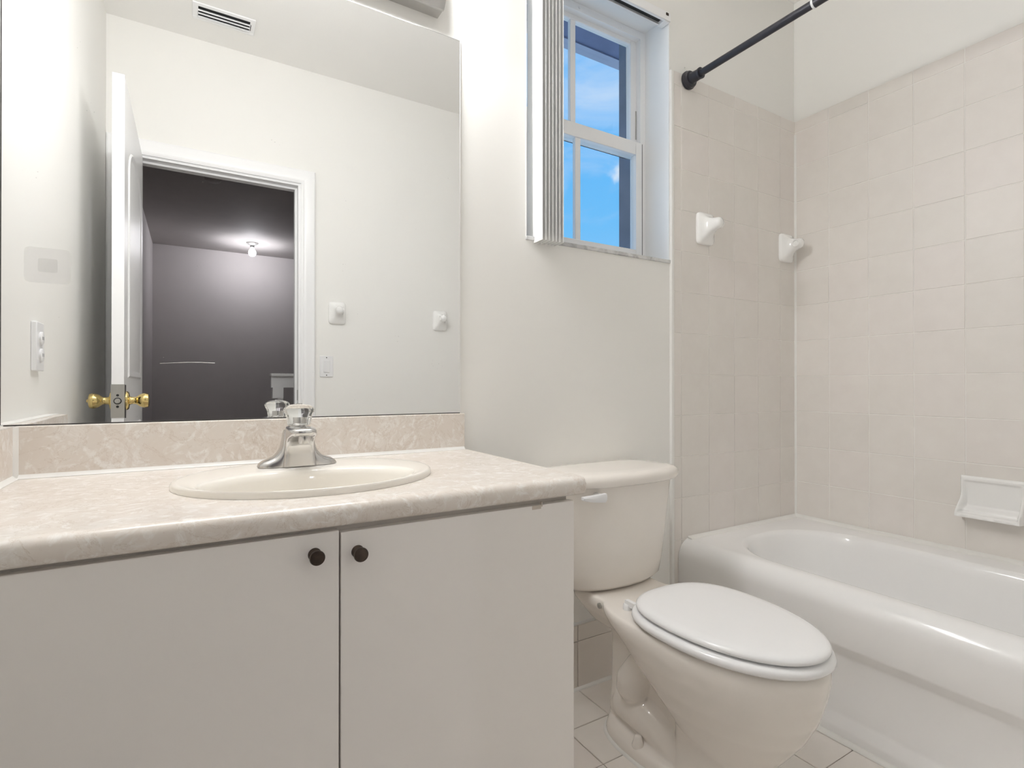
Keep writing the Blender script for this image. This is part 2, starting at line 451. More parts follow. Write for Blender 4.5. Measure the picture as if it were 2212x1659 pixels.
# the outside of the opening and the eaves beyond it
xo = 1.487
ext = struct('trim_5', B((xo, WX1, D + .176, D + TH, WZ0 - .02, WZ1 + .02), (WX0, WX0 + .03, D + .176, D + TH, WZ0 - .02, WZ1 + .02)), M['stucco'])
struct('wall_outside', B((-1.2, WX0, D + TH, D + TH + .03, -.2, 2.9), (xo, 3.4, D + TH, D + TH + .03, -.2, 2.9), (WX0, xo, D + TH, D + TH + .03, -.2, WZ0 - .02), (WX0, xo, D + TH, D + TH + .03, WZ1 + .02, 2.9)), M['stucco'])
SZ = H + 1.62
se = 2.056
sof = struct('roof_eaves', B((-1.2, 3.6, D + TH + .03, se - .15, SZ, SZ + .10)), M['soffit'])
obj('soffit_band', B((-1.2, 3.6, se - .150, se - .062, SZ - .004, SZ + .10)), M['soffit2'], sof)  # darker bluish band along the soffit
obj('fascia_board', B((-1.2, 3.6, se - .062, se, SZ - .010, SZ + .20)), M['fascia'], sof)

# ------------------------------------------------------------------ door, casing, hall
tr = struct('trim_6', B((DX0 - .02, DX0, YF - .115, YF, 0, DZ + .02), (DX1, DX1 + .02, YF - .115, YF, 0, DZ + .02), (DX0, DX1, YF - .115, YF, DZ, DZ + .02),
        (DX1 - .011, DX1, YF - .08, YF - .04, 0, DZ), (DX0, DX0 + .011, YF - .08, YF - .04, 0, DZ), (DX0 + .011, DX1 - .011, YF - .08, YF - .04, DZ - .011, DZ)), M['white'], bevel=.0015)
def casing(bm, y, s):
    """mitred moulded casing round the opening on the wall face at y, proud of it by s."""
    steps = [(.012, .010), (.021, .013), (.029, .011), (.040, .014), (.062, .018), (.077, .018), (.0835, .014), (.0835, .0)]
    pr = [(.012, 0.0)] + steps
    path = []
    for off, d in pr:
        path.append([(DX0 - off, y + s * d, 0), (DX0 - off, y + s * d, DZ + off), (DX1 + off, y + s * d, DZ + off), (DX1 + off, y + s * d, 0)])
    vr = [[bm.verts.new(p) for p in r] for r in path]
    for a, b in zip(vr, vr[1:]):
        for i in range(3): bm.faces.new((a[i], a[i + 1], b[i + 1], b[i]))
    for k in (0, 3): bm.faces.new([r[k] for r in vr])
    for i in range(3): bm.faces.new((vr[0][i], vr[0][i + 1], vr[-1][i + 1], vr[-1][i]))
bm = bmesh.new(); casing(bm, YF, 1); obj('casing', bm, M['white'], tr, smooth=True, angle=20)
bm = bmesh.new(); casing(bm, YF - .115, -1); obj('casing', bm, M['white'], tr, smooth=True, angle=20)
obj('strike_plate', B((DX1 - .0012, DX1 + .0004, YF - .036, YF - .006, .912, .968)), M['steel'], tr)

LX0, LX1 = -.2345, -.1990                    # the leaf stands open, square to its wall
LY0, LY1 = YF + .006, .528
door = empty('door_1', (LX1, LY0, 0), kind='structure')
def leaf_face(x, s):
    """moulded face: two recessed panels, the upper one arched."""
    bm = bmesh.new()
    def panel(z0, z1, arch):
        yc = (LY0 + LY1) / 2; hw = .262
        def ring(off, d):
            r = []
            for k in range(13):
                a = pi * k / 12
                yy = yc + (hw - off) * cos(a)
                zz = z1 - off + (arch * sin(a) if arch else 0)
                r.append((x + s * d, yy, zz))
            r += [(x + s * d, yc - hw + off, z0 + off), (x + s * d, yc + hw - off, z0 + off)]
            return r
        loft(bm, [ring(0, -.004), ring(0, .001), ring(.006, .0045), ring(.014, .0035), ring(.022, .0005), ring(.030, .0005), ring(.050, .0035)])
    panel(1.02, 1.78, .115)
    panel(.16, .84, 0)
    return bm
lf = obj('door_leaf', B((LX0, LX1, LY0, LY1, .012, DZ - .004)), M['white'], door, bevel=.0015)
obj('panel_moulding', leaf_face(LX1, 1), M['white'], lf, smooth=True, angle=25)
obj('panel_moulding', leaf_face(LX0, -1), M['white'], lf, smooth=True, angle=25)
KY, KZ = LY1 - .060, .938
kp = [(.033, 0), (.033, .005), (.029, .009), (.0155, .011), (.0125, .017), (.0125, .028), (.0155, .033), (.022, .041), (.0255, .050), (.0265, .058), (.024, .066), (.016, .069), (.0001, .0695)]
kp2 = kp[:-1] + [(.006, .069), (.005, .074), (.0001, .0745)]
for x, ax, prf in ((LX1, 'x', kp), (LX0, '-x', kp2)):
    k = bmesh.new(); lathe(k, prf, (x, KY, KZ), ax, 28)
    obj('door_knob', k, M['brass'], door, smooth=True, angle=50)
lp = obj('latch_plate', B((LX0 - .0012, LX1 + .0012, LY1 - .020, LY1 + .0016, KZ - .057, KZ + .057)), M['steel'], door)
for dz in (-.0195, .0195):
    k = bmesh.new(); lathe(k, [(.0042, 0), (.0042, .0006)], ((LX0 + LX1) / 2, LY1 + .0016, KZ + dz), 'y', 12); obj('screw', k, M['dark'], lp)
k = bmesh.new(); lathe(k, [(.0115, 0), (.0115, .0007)], ((LX0 + LX1) / 2, LY1 + .0016, KZ), 'y', 20); obj('bolt_ring', k, M['dark'], lp)
k = bmesh.new(); lathe(k, [(.0085, 0), (.0085, .009), (.007, .011)], ((LX0 + LX1) / 2, LY1 + .0016, KZ), 'y', 20); obj('latch_bolt', k, M['steel'], lp, smooth=True)
obj('chipped_patch', B((LX1 + .0011, LX1 + .0018, LY1 - .045, LY1 - .0195, KZ - .060, KZ + .055)), M['dark'], door)

HY = -4.90                                   # far wall of the landing
struct('wall_hall_far', B((-.5, 3.2, HY - .1, HY, -2.6, CEIL + .1)), M['hall'])
struct('wall_hall_left', B((-.5, -.405, HY, YF - .115, -2.6, CEIL + .1)), M['hall'])
struct('wall_hall_right', B((3.1, 3.2, HY, YF - .115, -2.6, CEIL + .1)), M['hall'])
struct('wall_hall_near', B((-.405, DX0 - .086, YF - .135, YF - .1155, 0, CEIL), (DX1 + .086, 3.1, YF - .135, YF - .1155, 0, CEIL), (DX0 - .086, DX1 + .086, YF - .135, YF - .1155, DZ + .086, CEIL)), M['hall'])
struct('ceiling_hall', B((-.5, 3.2, HY - .1, YF - .05, CEIL, CEIL + .1)), M['hallc'])
struct('floor_hall', B((-.405, 3.1, -1.25, YF - .1, -.15, -.004)), M['carpet'])
struct('wall_light_block', B((-.5, 3.2, -1.25, -1.2, -2.65, -.15)), M['hall'])  # unseen wall added to stop sky light leaking in under the landing
struct('floor_stairwell', B((-.5, 3.2, HY, -1.25, -2.65, -2.6)), M['carpet'])
ry = -1.13
rail = empty('stair_railing', (1.0, ry, 0), 'grey-white landing railing with wide top board, seen in the mirror through the doorway', 'railing')
obj('handrail', B((.452, 2.6, ry - .045, ry + .045, H + .063, H + .083)), M['white'], rail, bevel=.004)
obj('rail_board', B((.455, 2.6, ry - .018, ry + .018, H - .012, H + .063)), M['white'], rail)
obj('newel_post', B((.463, .530, ry - .030, ry + .030, H - .083, H - .012)), M['white'], rail)
for k in range(9):
    x = .496 + .118 * k
    obj('baluster', B((x, x + .034, ry - .016, ry + .016, -.004, H - .012)), M['white'], rail)
hl = empty('hall_lamp', (.616, -4.28, CEIL), 'lit bare bulb on a round holder on the landing ceiling, seen in the mirror', 'lamp')
k = bmesh.new(); lathe(k, [(.062, 0), (.062, .012), (.045, .022), (.026, .030), (.022, .055), (.0001, .056)], (.616, -4.28, CEIL), '-z', 28); obj('lamp_holder', k, M['steel'], hl, smooth=True)
k = bmesh.new(); lathe(k, [(.014, .055), (.020, .070), (.036, .095), (.042, .118), (.034, .145), (.016, .158), (.0001, .160)], (.616, -4.28, CEIL), '-z', 28); obj('bulb', k, M['hbulb'], hl, smooth=True)
k = bmesh.new(); lathe(k, [(.060, 0), (.060, .016), (.050, .026), (.020, .030), (.0001, .030)], (.146, -2.24, CEIL), '-z', 28)
sd = obj('smoke_detector', k, M['hall'], smooth=True); tag(sd, 'small round smoke detector on the dark landing ceiling, seen in the mirror', 'smoke detector')

# ------------------------------------------------------------------ lamp over the mirror
vx0, vx1, vz0 = -.25, .592, H + 1.030
vl = empty('vanity_light', ((vx0 + vx1) / 2, D, vz0 + .055), 'long chrome light bar with globe bulbs on the wall above the mirror', 'light fixture')
bm = bmesh.new()
extrude_x(bm, [(D, vz0 + .004), (D - .034, vz0 + .004), (D - .040, vz0), (D - .046, vz0), (D - .060, vz0 + .020), (D - .062, vz0 + .030), (D - .062, vz0 + .125), (D - .060, vz0 + .135), (D - .046, vz0 + .155), (D - .034, vz0 + .151), (D, vz0 + .151)], vx0, vx1)
obj('back_plate', bm, M['chrome'], vl, smooth=True, angle=20)
NB = 6
for k in range(NB):
    x = vx0 + (vx1 - vx0) * (k + .5) / NB
    b = bmesh.new(); lathe(b, [(.026, 0), (.026, .006), (.019, .012), (.019, .028), (.0001, .029)], (x, D - .062, vz0 + .088), '-y', 24); s = obj('socket', b, M['chrome'], vl, smooth=True, angle=50)
    b = bmesh.new()
    r = .038
    lathe(b, [(.016, 0), (.018, .010)] + [(r * sin(a), .010 + r * .93 - r * cos(a)) for a in [radians(d) for d in range(28, 181, 12)]], (x, D - .072, vz0 + .088), '-y', 28)
    obj('globe_bulb', b, M['globe'], vl, smooth=True)

# ------------------------------------------------------------------ mirror
mx0, mx1, mz0, mz1 = -.316, .6585, .9135, H + .9895
mir = empty('wall_mirror', ((mx0 + mx1) / 2, D, mz0), 'large frameless mirror standing on the backsplash over the vanity', 'mirror')
obj('mirror_glass', B((mx0, mx1, D - .006, D - .0005, mz0, mz1)), M['mirror'], mir)
obj('polished_edge', B((mx1, mx1 + .0016, D - .0062, D - .0005, mz0, mz1)), M['ceramic'], mir)
obj('tarnished_edge', B((mx0, mx1, D - .0064, D - .0005, mz0 - .0022, mz0 + .0004), (mx0 - .002, mx0, D - .0062, D - .0005, mz0, mz1)), M['silver_edge'], mir)
obj('top_edge', B((mx0, mx1, D - .0062, D - .0005, mz1, mz1 + .0012)), M['steel'], mir)
bm = bmesh.new()
tube(bm, [(-.060 + .105 * t, D - .0061, 1.0385 + .004 * sin(t * 2.2) ) for t in [i / 8 for i in range(9)]], [.0002 + .0005 * (i / 8) for i in range(9)], 6)
obj('scratch', bm, M['ceramic'], mir)

def haze_mat(name, col, f):
    b = MatB(name)
    t = b.n('ShaderNodeBsdfTransparent'); d = b.n('ShaderNodeBsdfDiffuse'); d.inputs['Color'].default_value = tuple(col) + (1,)
    x = b.n('ShaderNodeMixShader'); x.inputs[0].default_value = f
    b.l(t.outputs[0], x.inputs[1]); b.l(d.outputs[0], x.inputs[2]); b.l(x.outputs[0], b.t.nodes['Material Output'].inputs['Surface'])
    return b.m
M['ghost_film'] = haze_mat('plate_ghost_film', (0.62, 0.62, 0.63), .055)  # film added to imitate a pale plate-like rectangle reflected in the mirror
for nm, cx_, cz_, hx, hz in (('ghost_patch', -.2470, H + .2395, .0360, .0350), ('ghost_spot', -.2470, H + .2400, .0150, .0135)):
    bm = bmesh.new()
    loft(bm, [[(cx_ + hx * sup(cos(2 * pi * k / 40), 9), y, cz_ + hz * sup(sin(2 * pi * k / 40), 9)) for k in range(40)] for y in (D - .00605, D - (.0064 if 'patch' in nm else .0067))])
    obj(nm, bm, M['ghost_film'], mir)

# ------------------------------------------------------------------ vanity
vc = empty('vanity_cabinet', (.16, .86, 0), 'almond laminate vanity cabinet with two flat doors under the countertop', 'cabinet')
cz = .772
CX0, CX1, CY = XL + .003, .645, .866
obj('cabinet_body', B((CX0, CX0 + .016, CY + .019, D - .004, .0, cz), (CX1 - .016, CX1, CY + .019, D - .004, 0, cz), (CX0 + .016, CX1 - .016, CY + .019, D - .02, .09, .106),
        (CX0 + .016, CX1 - .016, CY + .07, CY + .082, 0, .09), (CX0 + .016, CX1 - .016, D - .016, D - .004, .09, cz)), M['cab'], vc)
obj('face_frame', B((CX0, CX0 + .04, CY, CY + .019, .09, cz), (CX1 - .04, CX1, CY, CY + .019, .09, cz), (CX0 + .04, CX1 - .04, CY, CY + .019, cz - .06, cz), (CX0 + .04, CX1 - .04, CY, CY + .019, .09, .13), (.175, .215, CY, CY + .019, .13, cz - .06)), M['cabin'], vc)
obj('shade_strip', B((CX0, CX1 - .03, CY - .004, CY, cz - .020, cz - .001)), M['cabin'], vc)  # darker strip standing in for the shade between counter and doors
dl = obj('door', B((CX0 + .004, .1955, CY - .020, CY - .002, .10, .7665)), M['cab'], vc, bevel=.0012)
dr = obj('door', B((.1985, .6495, CY - .020, CY - .002, .10, .7630)), M['cab'], vc, bevel=.0012)
def knob(x, z, d):
    b = bmesh.new()
    lathe(b, [(.0098, 0), (.0098, .0015), (.0085, .004), (.0062, .0065), (.0060, .0125), (.0085, .0165), (.0110, .0185), (.0113, .0205), (.0106, .0225), (.0001, .0230)], (x, CY - .020, z), '-y', 28)
    obj('knob', b, M['bronze'], d, smooth=True, angle=40)
knob(.1595, H - .2545, dl); knob(.2240, H - .2600, dr)
obj('laminate_chip', B((.551, .571, CY - .0208, CY - .0198, .7560, .7632), (.571, .574, CY - .0212, CY - .0150, .7600, .7690)), M['chip'], dr, bevel=.0006)

ct = empty('countertop', (.16, 1.1, .79), 'beige marbled laminate countertop with rounded front edge on the vanity', 'countertop')
ZT = H - .1805
KX0, KX1 = XL + .002, .672
SC_, SA, SB = (.204, 1.112), .238, .203      # rim of the sink
bm = bmesh.new()
N = 72
loop = [(KX0, .875), (KX1, .875), (KX1, D - .001), (KX0, D - .001)]
ov = [bm.verts.new((x, y, ZT)) for x, y in loop]
oe = [bm.edges.new((ov[i], ov[(i + 1) % 4])) for i in range(4)]
iv = [bm.verts.new((SC_[0] + (SA - .014) * cos(2 * pi * k / N), SC_[1] + (SB - .014) * sin(2 * pi * k / N), ZT)) for k in range(N)]
ie = [bm.edges.new((iv[i], iv[(i + 1) % N])) for i in range(N)]
bmesh.ops.triangle_fill(bm, edges=oe + ie, use_beauty=True)
g = bmesh.ops.extrude_face_region(bm, geom=list(bm.faces))
for v in [q for q in g['geom'] if isinstance(q, bmesh.types.BMVert)]: v.co.z -= .019
pr = [(.875, ZT)]
for k in range(0, 15):
    a = radians(90 + 180 * k / 14); pr.append((.853 + .018 * cos(a), (ZT + .7725) / 2 + (ZT - .7725) / 2 * sup(sin(a), 2.5)))
pr += [(.875, .7725)]
extrude_x(bm, pr, KX0, KX1)
obj('counter_slab', bm, M['counter'], ct, smooth=True, angle=25)
def splash(x0, x1, y0, y1): return B((x0, x1, y0, y1, ZT, .9115))
obj('backsplash', splash(-.294, .6685, D - .019, D - .0005), M['counter'], ct, bevel=.002)
obj('side_splash', splash(XL + .001, -.294, .880, D - .0005), M['counter'], ct, bevel=.002)
bm = bmesh.new()
extrude_x(bm, [(D - .019, ZT), (D - .026, ZT + .0004), (D - .0215, ZT + .0035), (D - .019, ZT + .008)], -.288, .667)
loft(bm, [[(-.294, D - .019, z), (-.287, D - .019, z), (-.2895, D - .0235, z), (-.294, D - .027, z)] for z in (ZT, .9105)])
loft(bm, [[(-.294, y, ZT), (-.286, y, ZT + .0004), (-.2905, y, ZT + .003), (-.294, y, ZT + .008)] for y in (.89, D - .02)])
extrude_x(bm, [(0, 0), (0, 0), (0, 0)], 0, 0) if False else None
obj('caulk_bead', bm, M['caulk'], ct, smooth=True)
obj('splash_caulk', B((XL + .0005, -.312, .885, D - .008, .9112, .9135)), M['caulk'], ct)

# sink
sk = empty('sink', (SC_[0], SC_[1], ZT), 'ivory oval drop-in sink set in the marbled countertop', 'sink')
bm = bmesh.new()
IC, IA, IB = (.194, 1.036), .186, .116
def el(c, a, b, z): return [(c[0] + a * cos(2 * pi * k / N), c[1] + b * sin(2 * pi * k / N), z) for k in range(N)]
def lerp(t, z, da=0, db=0):
    return el((SC_[0] + (IC[0] - SC_[0]) * t, SC_[1] + (IC[1] - SC_[1]) * t), SA + (IA - SA) * t + da, SB + (IB - SB) * t + db, z)
rg = [lerp(0, ZT + .0002), lerp(0, ZT + .0045), lerp(.03, ZT + .0085), lerp(.12, ZT + .0115), lerp(.25, ZT + .0125), lerp(.55, ZT + .0110), lerp(.85, ZT + .0105), lerp(.96, ZT + .0095), lerp(1.0, ZT + .006),
      lerp(1, ZT - .004, -.005, -.004), lerp(1, ZT - .02, -.008, -.006), lerp(1, ZT - .06, -.022, -.014), lerp(1, ZT - .10, -.055, -.034), lerp(1, ZT - .118, -.10, -.062), lerp(1, ZT - .124, -.140, -.082), el(IC, .022, .022, ZT - .126)]
loft(bm, rg, cap0=False, cap1=False)
obj('basin', bm, M['sinkc'], sk, smooth=True, angle=80)
bm = bmesh.new(); lathe(bm, [(.024, 0), (.024, .002), (.019, .0025), (.017, -.004), (.0001, -.004)], (IC[0], IC[1], ZT - .1262), 'z', 28); obj('drain', bm, M['chrome'], sk, smooth=True)

# faucet
FX, FY = .195, 1.220
FZ = ZT + .0115
fc = empty('faucet', (FX, FY, FZ), 'chrome lavatory faucet with a clear knob handle behind the oval sink', 'faucet')
bm = bmesh.new()
def rr(x, y0, y1, z1, n=3.2):
    cy, hy = (y0 + y1) / 2, (y1 - y0) / 2
    r = []
    for k in range(17):
        a = pi * k / 16
        r.append((x, cy + hy * sup(cos(a), n), FZ + z1 * max(0, sup(sin(a), n))))
    return r
wing = [(-.0785, .012, .003), (-.075, .019, .008), (-.068, .024, .0125), (-.058, .0265, .016), (-.048, .0275, .0205), (-.040, .028, .029), (-.034, .028, .040), (-.031, .0275, .056), (-.029, .027, .070), (-.027, .027, .076)]
sec = wing + [(-x, d, h) for x, d, h in wing[::-1]]
loft(bm, [rr(FX + x, FY - d, FY + d, h) for x, d, h in sec])
obj('faucet_base', bm, M['chrome'], fc, smooth=True, angle=60)
bm = bmesh.new()
def fsec(hw, y0, y1, z, n=4): return srect(FX, (y0 + y1) / 2, hw, (y1 - y0) / 2, z, n, 40)
loft(bm, [fsec(.0345, FY - .034, FY + .020, FZ + .0005, 6), fsec(.0340, FY - .034, FY + .020, FZ + .004, 6), fsec(.0315, FY - .033, FY + .022, FZ + 0.0266, 6), fsec(.0295, FY - .034, FY + .022, FZ + 0.0425, 6), fsec(.0285, FY - .040, FY + .022, FZ + 0.0531, 6),
          fsec(.0280, FY - .056, FY + .022, FZ + 0.0620, 5), fsec(.0275, FY - .086, FY + .022, FZ + 0.0677, 4), fsec(.0270, FY - .092, FY + .022, FZ + 0.0726, 4), fsec(.0262, FY - .092, FY + .022, FZ + 0.0779, 4), fsec(.0240, FY - .088, FY + .021, FZ + 0.0819, 4), fsec(.018, FY - .076, FY + .018, FZ + 0.0836, 4)])
obj('spout', bm, M['chrome'], fc, smooth=True, angle=55)
bm = bmesh.new(); lathe(bm, [(.0118, 0), (.0118, .012), (.0108, .0175), (.0085, .0178), (.0080, .015), (.0001, .015)], (FX + .001, FY - .074, FZ + .0700), '-z', 26); obj('aerator', bm, M['chrome'], fc, smooth=True, angle=40)
bm = bmesh.new(); lathe(bm, [(.0150, 0), (.0150, .004), (.0095, .008), (.0095, .022), (.0001, .0225)], (FX + .003, FY, FZ + 0.0819), 'z', 26); obj('stem', bm, M['chrome'], fc, smooth=True, angle=40)
bm = bmesh.new()
rings = []
for r, h in ((.0205, .0), (.0230, .001), (.0240, .012), (.0272, .022), (.0305, .029), (.0315, .033), (.0290, .038), (.0220, .0425), (.0110, .0445), (.0050, .0448)):
    rings.append([(FX + .003 + (r + .0007 * cos(10 * 2 * pi * k / 60) * (r > .02)) * cos(2 * pi * k / 60), FY + (r + .0007 * cos(10 * 2 * pi * k / 60) * (r > .02)) * sin(2 * pi * k / 60), FZ + .0850 + h) for k in range(60)])
loft(bm, rings)
hk = obj('knob_handle', bm, M['acrylic'], fc, smooth=True, angle=60)
bm = bmesh.new(); lathe(bm, [(.0062, 0), (.0062, .0012), (.0045, .0016), (.0001, .0016)], (FX + .003, FY, FZ + .1298), 'z', 20); obj('index_button', bm, M['chrome'], hk, smooth=True)

# ------------------------------------------------------------------ vertical blind
vb = empty('vertical_blind', (1.2, D, H + 1.37), 'white vertical blind drawn to the left side of the window', 'blind')
hz0, hz1 = H + 1.340, H + 1.371
hr = obj('headrail', B((WX0 + .006, WX1 - .006, D - .012, D - .009, hz0, hz1), (WX0 + .006, WX1 - .006, D + .029, D + .032, hz0, hz1), (WX0 + .006, WX1 - .006, D - .009, D + .029, hz1 - .004, hz1),
      (WX0 + .006, WX1 - .006, D - .009, D + .000, hz0, hz0 + .003), (WX0 + .006, WX1 - .006, D + .022, D + .029, hz0, hz0 + .003)), M['vinyl'], vb, bevel=.001)
obj('end_cap', B((WX1 - .032, WX1 - .007, D - .009, D + .030, hz0 - .003, hz1 - .003)), M['vinyl'], hr, bevel=.002)
obj('end_clip', B((WX1 - .030, WX1 - .018, D - .0145, D - .012, hz1 - .014, hz1 - .006)), M['bronze'], hr)
obj('rail_channel', B((WX0 + .01, WX1 - .034, D + .000, D + .022, hz0 + .010, hz0 + .012)), M['dark'], hr)
for k in range(7):
    x = .9135 + .0131 * k
    bm = bmesh.new()
    y0, y1 = 1.3450, 1.4320
    zb = H + .4455
    prof = []
    for i in range(9):
        t = i / 8
        prof.append((x + .002 * sin(pi * t), y0 + (y1 - y0) * t))
    prof += [(a + .0012, b) for a, b in prof[::-1]]
    loft(bm, [[(a, b, z) for a, b in prof] for z in (zb, hz0 - .004)])
    vn = obj('vane', bm, M['vane'], vb, smooth=True, angle=50)
    if k < 3:
        obj('hanger', B((x - .001, x + .004, D + .004, D + .018, hz0 - .006, hz0 + .010)), M['plastic'], vn)

# ------------------------------------------------------------------ toilet
TX = 1.120
to = empty('toilet', (TX, 1.05, 0), 'bone porcelain two-piece toilet with white seat between the vanity and the tub', 'toilet')
def egg(hw, ym, yf, yb, z, nb=2.0, nf=2.0, seg=64, dx=0):
    r = []
    for k in range(seg):
        a = 2 * pi * k / seg
        c, s = cos(a), sin(a)
        n = nb if s > 0 else nf
        r.append((TX + dx + hw * sup(c, n), ym + (yb - ym if s > 0 else ym - yf) * sup(s, n), z))
    return r
bm = bmesh.new()
loft(bm, [egg(.060, .85, .765, .94, .055), egg(.083, .86, .735, .965, .12), egg(.108, .87, .700, 1.00, .165), egg(.136, .88, .665, 1.045, .215), egg(.158, .885, .640, 1.09, .265, 2.3), egg(.172, .89, .624, 1.135, .315, 2.7), egg(.178, .895, .617, 1.175, .350, 3.2), egg(.177, .895, .616, 1.190, .372, 3.6), egg(.170, .895, .624, 1.190, .386, 3.8)])
# shelf behind the seat that carries the tank
loft(bm, [srect(TX, 1.18, .085, .11, .29, 4), srect(TX, 1.185, .118, .125, .335, 5), srect(TX, 1.190, .130, .135, .360, 6), srect(TX, 1.190, .130, .135, .378, 6), srect(TX, 1.190, .124, .13, .386, 6)])
# front column, back column and foot
loft(bm, [egg(.098, .88, .765, .985, .0, 2.6, 2.4), egg(.095, .88, .768, .98, .03, 2.6, 2.4), egg(.088, .88, .765, .975, .10, 2.6, 2.4), egg(.092, .88, .75, .975, .16, 2.4, 2.2), egg(.10, .88, .74, .98, .20)])
loft(bm, [srect(TX, 1.165, .070, .055, .0, 4), srect(TX, 1.165, .064, .052, .10, 4), srect(TX, 1.160, .062, .055, .25, 4), srect(TX, 1.155, .075, .07, .34, 4)])
loft(bm, [srect(TX, 1.04, .050, .13, z, 3) for z in (.0, .10, .22, .30)])
loft(bm, [egg(.122, 1.06, .86, 1.226, .0, 2.6, 2.2), egg(.121, 1.06, .862, 1.225, .014, 2.6, 2.2), egg(.117, 1.06, .868, 1.221, .028, 2.5, 2.2), egg(.108, 1.06, .878, 1.214, .0345, 2.4, 2.2), egg(.070, 1.06, .91, 1.19, .040)])
for s in (-1, 1):                            # the trapway swelling out of both flanks
    tube(bm, [(TX + s * .046, 1.020, .31), (TX + s * .054, 1.055, .265), (TX + s * .060, 1.085, .215), (TX + s * .064, 1.105, .175), (TX + s * .062, 1.110, .148), (TX + s * .056, 1.110, .128)], [.030, .034, .040, .047, .047, .036])
    tube(bm, [(TX + s * .036, 1.190, .050), (TX + s * .041, 1.155, .078), (TX + s * .044, 1.105, .088), (TX + s * .043, 1.050, .080), (TX + s * .040, .995, .064), (TX + s * .040, .945, .044), (TX + s * .034, .905, .012)], [.034, .048, .054, .053, .048, .040, .028])
bw = obj('bowl', bm, M['bone'], to, smooth=True)
md = bw.modifiers.new('remesh', 'REMESH'); md.mode = 'VOXEL'; md.voxel_size = .005; md.use_smooth_shade = True
md = bw.modifiers.new('smooth', 'SMOOTH'); md.factor = .5; md.iterations = 9
bm = bmesh.new()
for s in (-1, 1):
    cb = bmesh.new(); lathe(cb, [(.0165, 0), (.0165, .006), (.013, .016), (.0105, .026), (.008, .0295), (.0001, .030)], (TX + s * .0985, 1.052, .029), 'z', 24)
    obj('bolt_cap', cb, M['bone'], to, smooth=True, angle=60)
def bowed(hw, yf, yb, z, n=5, bow=.035, seg=96):
    r = []
    cy, hy = (yf + yb) / 2, (yb - yf) / 2
    for k in range(seg):
        a = 2 * pi * k / seg
        u, v = sup(cos(a), n), sup(sin(a), n)
        y = cy + hy * v
        if v < 0: y += bow * u * u * (-v)
        r.append((TX + hw * u, y, z))
    return r
bm = bmesh.new()
YB = D - .013
loft(bm, [bowed(.140, 1.215, YB - .01, .3865), bowed(.163, 1.193, YB, .3925), bowed(.176, 1.183, YB, .405), bowed(.184, 1.178, YB, .45), bowed(.196, 1.170, YB, .56), bowed(.208, 1.163, YB, .68), bowed(.209, 1.162, YB, .700), bowed(.20, 1.17, YB, .7015)])
obj('tank', bm, M['bone'], to, smooth=True, angle=60)
bm = bmesh.new()
loft(bm, [bowed(.222, 1.150, YB + .004, .7005), bowed(.228, 1.145, YB + .008, .704), bowed(.2305, 1.143, YB + .009, .712), bowed(.2305, 1.143, YB + .009, .720), bowed(.2275, 1.146, YB + .007, .729), bowed(.219, 1.155, YB + .002, .7355), bowed(.205, 1.169, YB - .008, .7380), bowed(.16, 1.20, YB - .03, .7392)])
obj('tank_lid', bm, M['bone'], to, smooth=True, angle=75)
bm = bmesh.new()
loft(bm, [egg(.128, 1.06, .855, 1.232, .0005, 2.6, 2.2), egg(.127, 1.06, .856, 1.231, .003, 2.6, 2.2), egg(.122, 1.06, .861, 1.226, .0065, 2.6, 2.2)])
obj('caulk_bead', bm, M['caulk'], to, smooth=True)
# flush lever
bm = bmesh.new()
lx0, lx1 = .905, .998
rgs = []
for x, h, y0, y1 in ((.905, .0075, 1.135, 1.146), (.909, .0100, 1.132, 1.148), (.930, .0150, 1.133, 1.150), (.960, .0200, 1.136, 1.152), (.990, .0240, 1.142, 1.156), (.996, .0215, 1.145, 1.157)):
    cz_ = .6885 - h / 2
    rgs.append([(x, y, z) for _, y, z in [(0, y0 + .003, cz_ - h / 2), (0, y1, cz_ - h / 2), (0, y1, cz_ + h / 2), (0, y0 + .003, cz_ + h / 2), (0, y0, cz_ + h / 4), (0, y0, cz_ - h / 4)]])
loft(bm, rgs)
lathe(bm, [(.011, 0), (.011, .05)], (.985, 1.195, .6765), '-y', 20)
obj('flush_lever', bm, M['plastic'], to, smooth=True, angle=40)
def slab(rings_): 
    b = bmesh.new(); loft(b, rings_); return b
def seat_ring(inset, z, tip=.609, hw=.1805, yb=1.078): return egg(hw - inset, .880, tip + inset, yb - inset, z, 2.7, 2.05, 96)
st = obj('seat', slab([seat_ring(.012, .3905), seat_ring(.004, .3925), seat_ring(0, .398), seat_ring(.0005, .4045), seat_ring(.004, .4095), seat_ring(.012, .412)]), M['seat'], to, smooth=True, angle=80)
def lid_ring(inset, z): return egg(.1680 - inset, .880, .617 + inset, 1.070 - inset, z, 2.7, 2.05, 96)
ld = obj('lid', slab([lid_ring(.013, .4150), lid_ring(.005, .4165), lid_ring(.0, .4205), lid_ring(.0, .4255), lid_ring(.004, .4305), lid_ring(.012, .4335), lid_ring(.030, .4352), lid_ring(.07, .4365), lid_ring(.12, .4370)]), M['seat'], to, smooth=True, angle=80)
for s in (-1, 1):
    b = bmesh.new(); lathe(b, [(.0125, 0), (.0125, .012), (.010, .0155), (.0001, .016)], (TX + s * .108, 1.081, .3860), 'z', 22)
    box(b, TX + s * .108 - .006, TX + s * .108 + .006, 1.050, 1.086, .396, .411)
    obj('seat_hinge', b, M['seat'], to, smooth=True, angle=40)
    bm = bmesh.new(); lathe(bm, [(.008, 0), (.008, .004), (.004, .006), (.0001, .006)], (TX + s * .1300, 1.10 + .07, .369), 'x' if s > 0 else '-x', 16)
    obj('plug', bm, M['bronze'] if False else M['steel'], to, smooth=True)
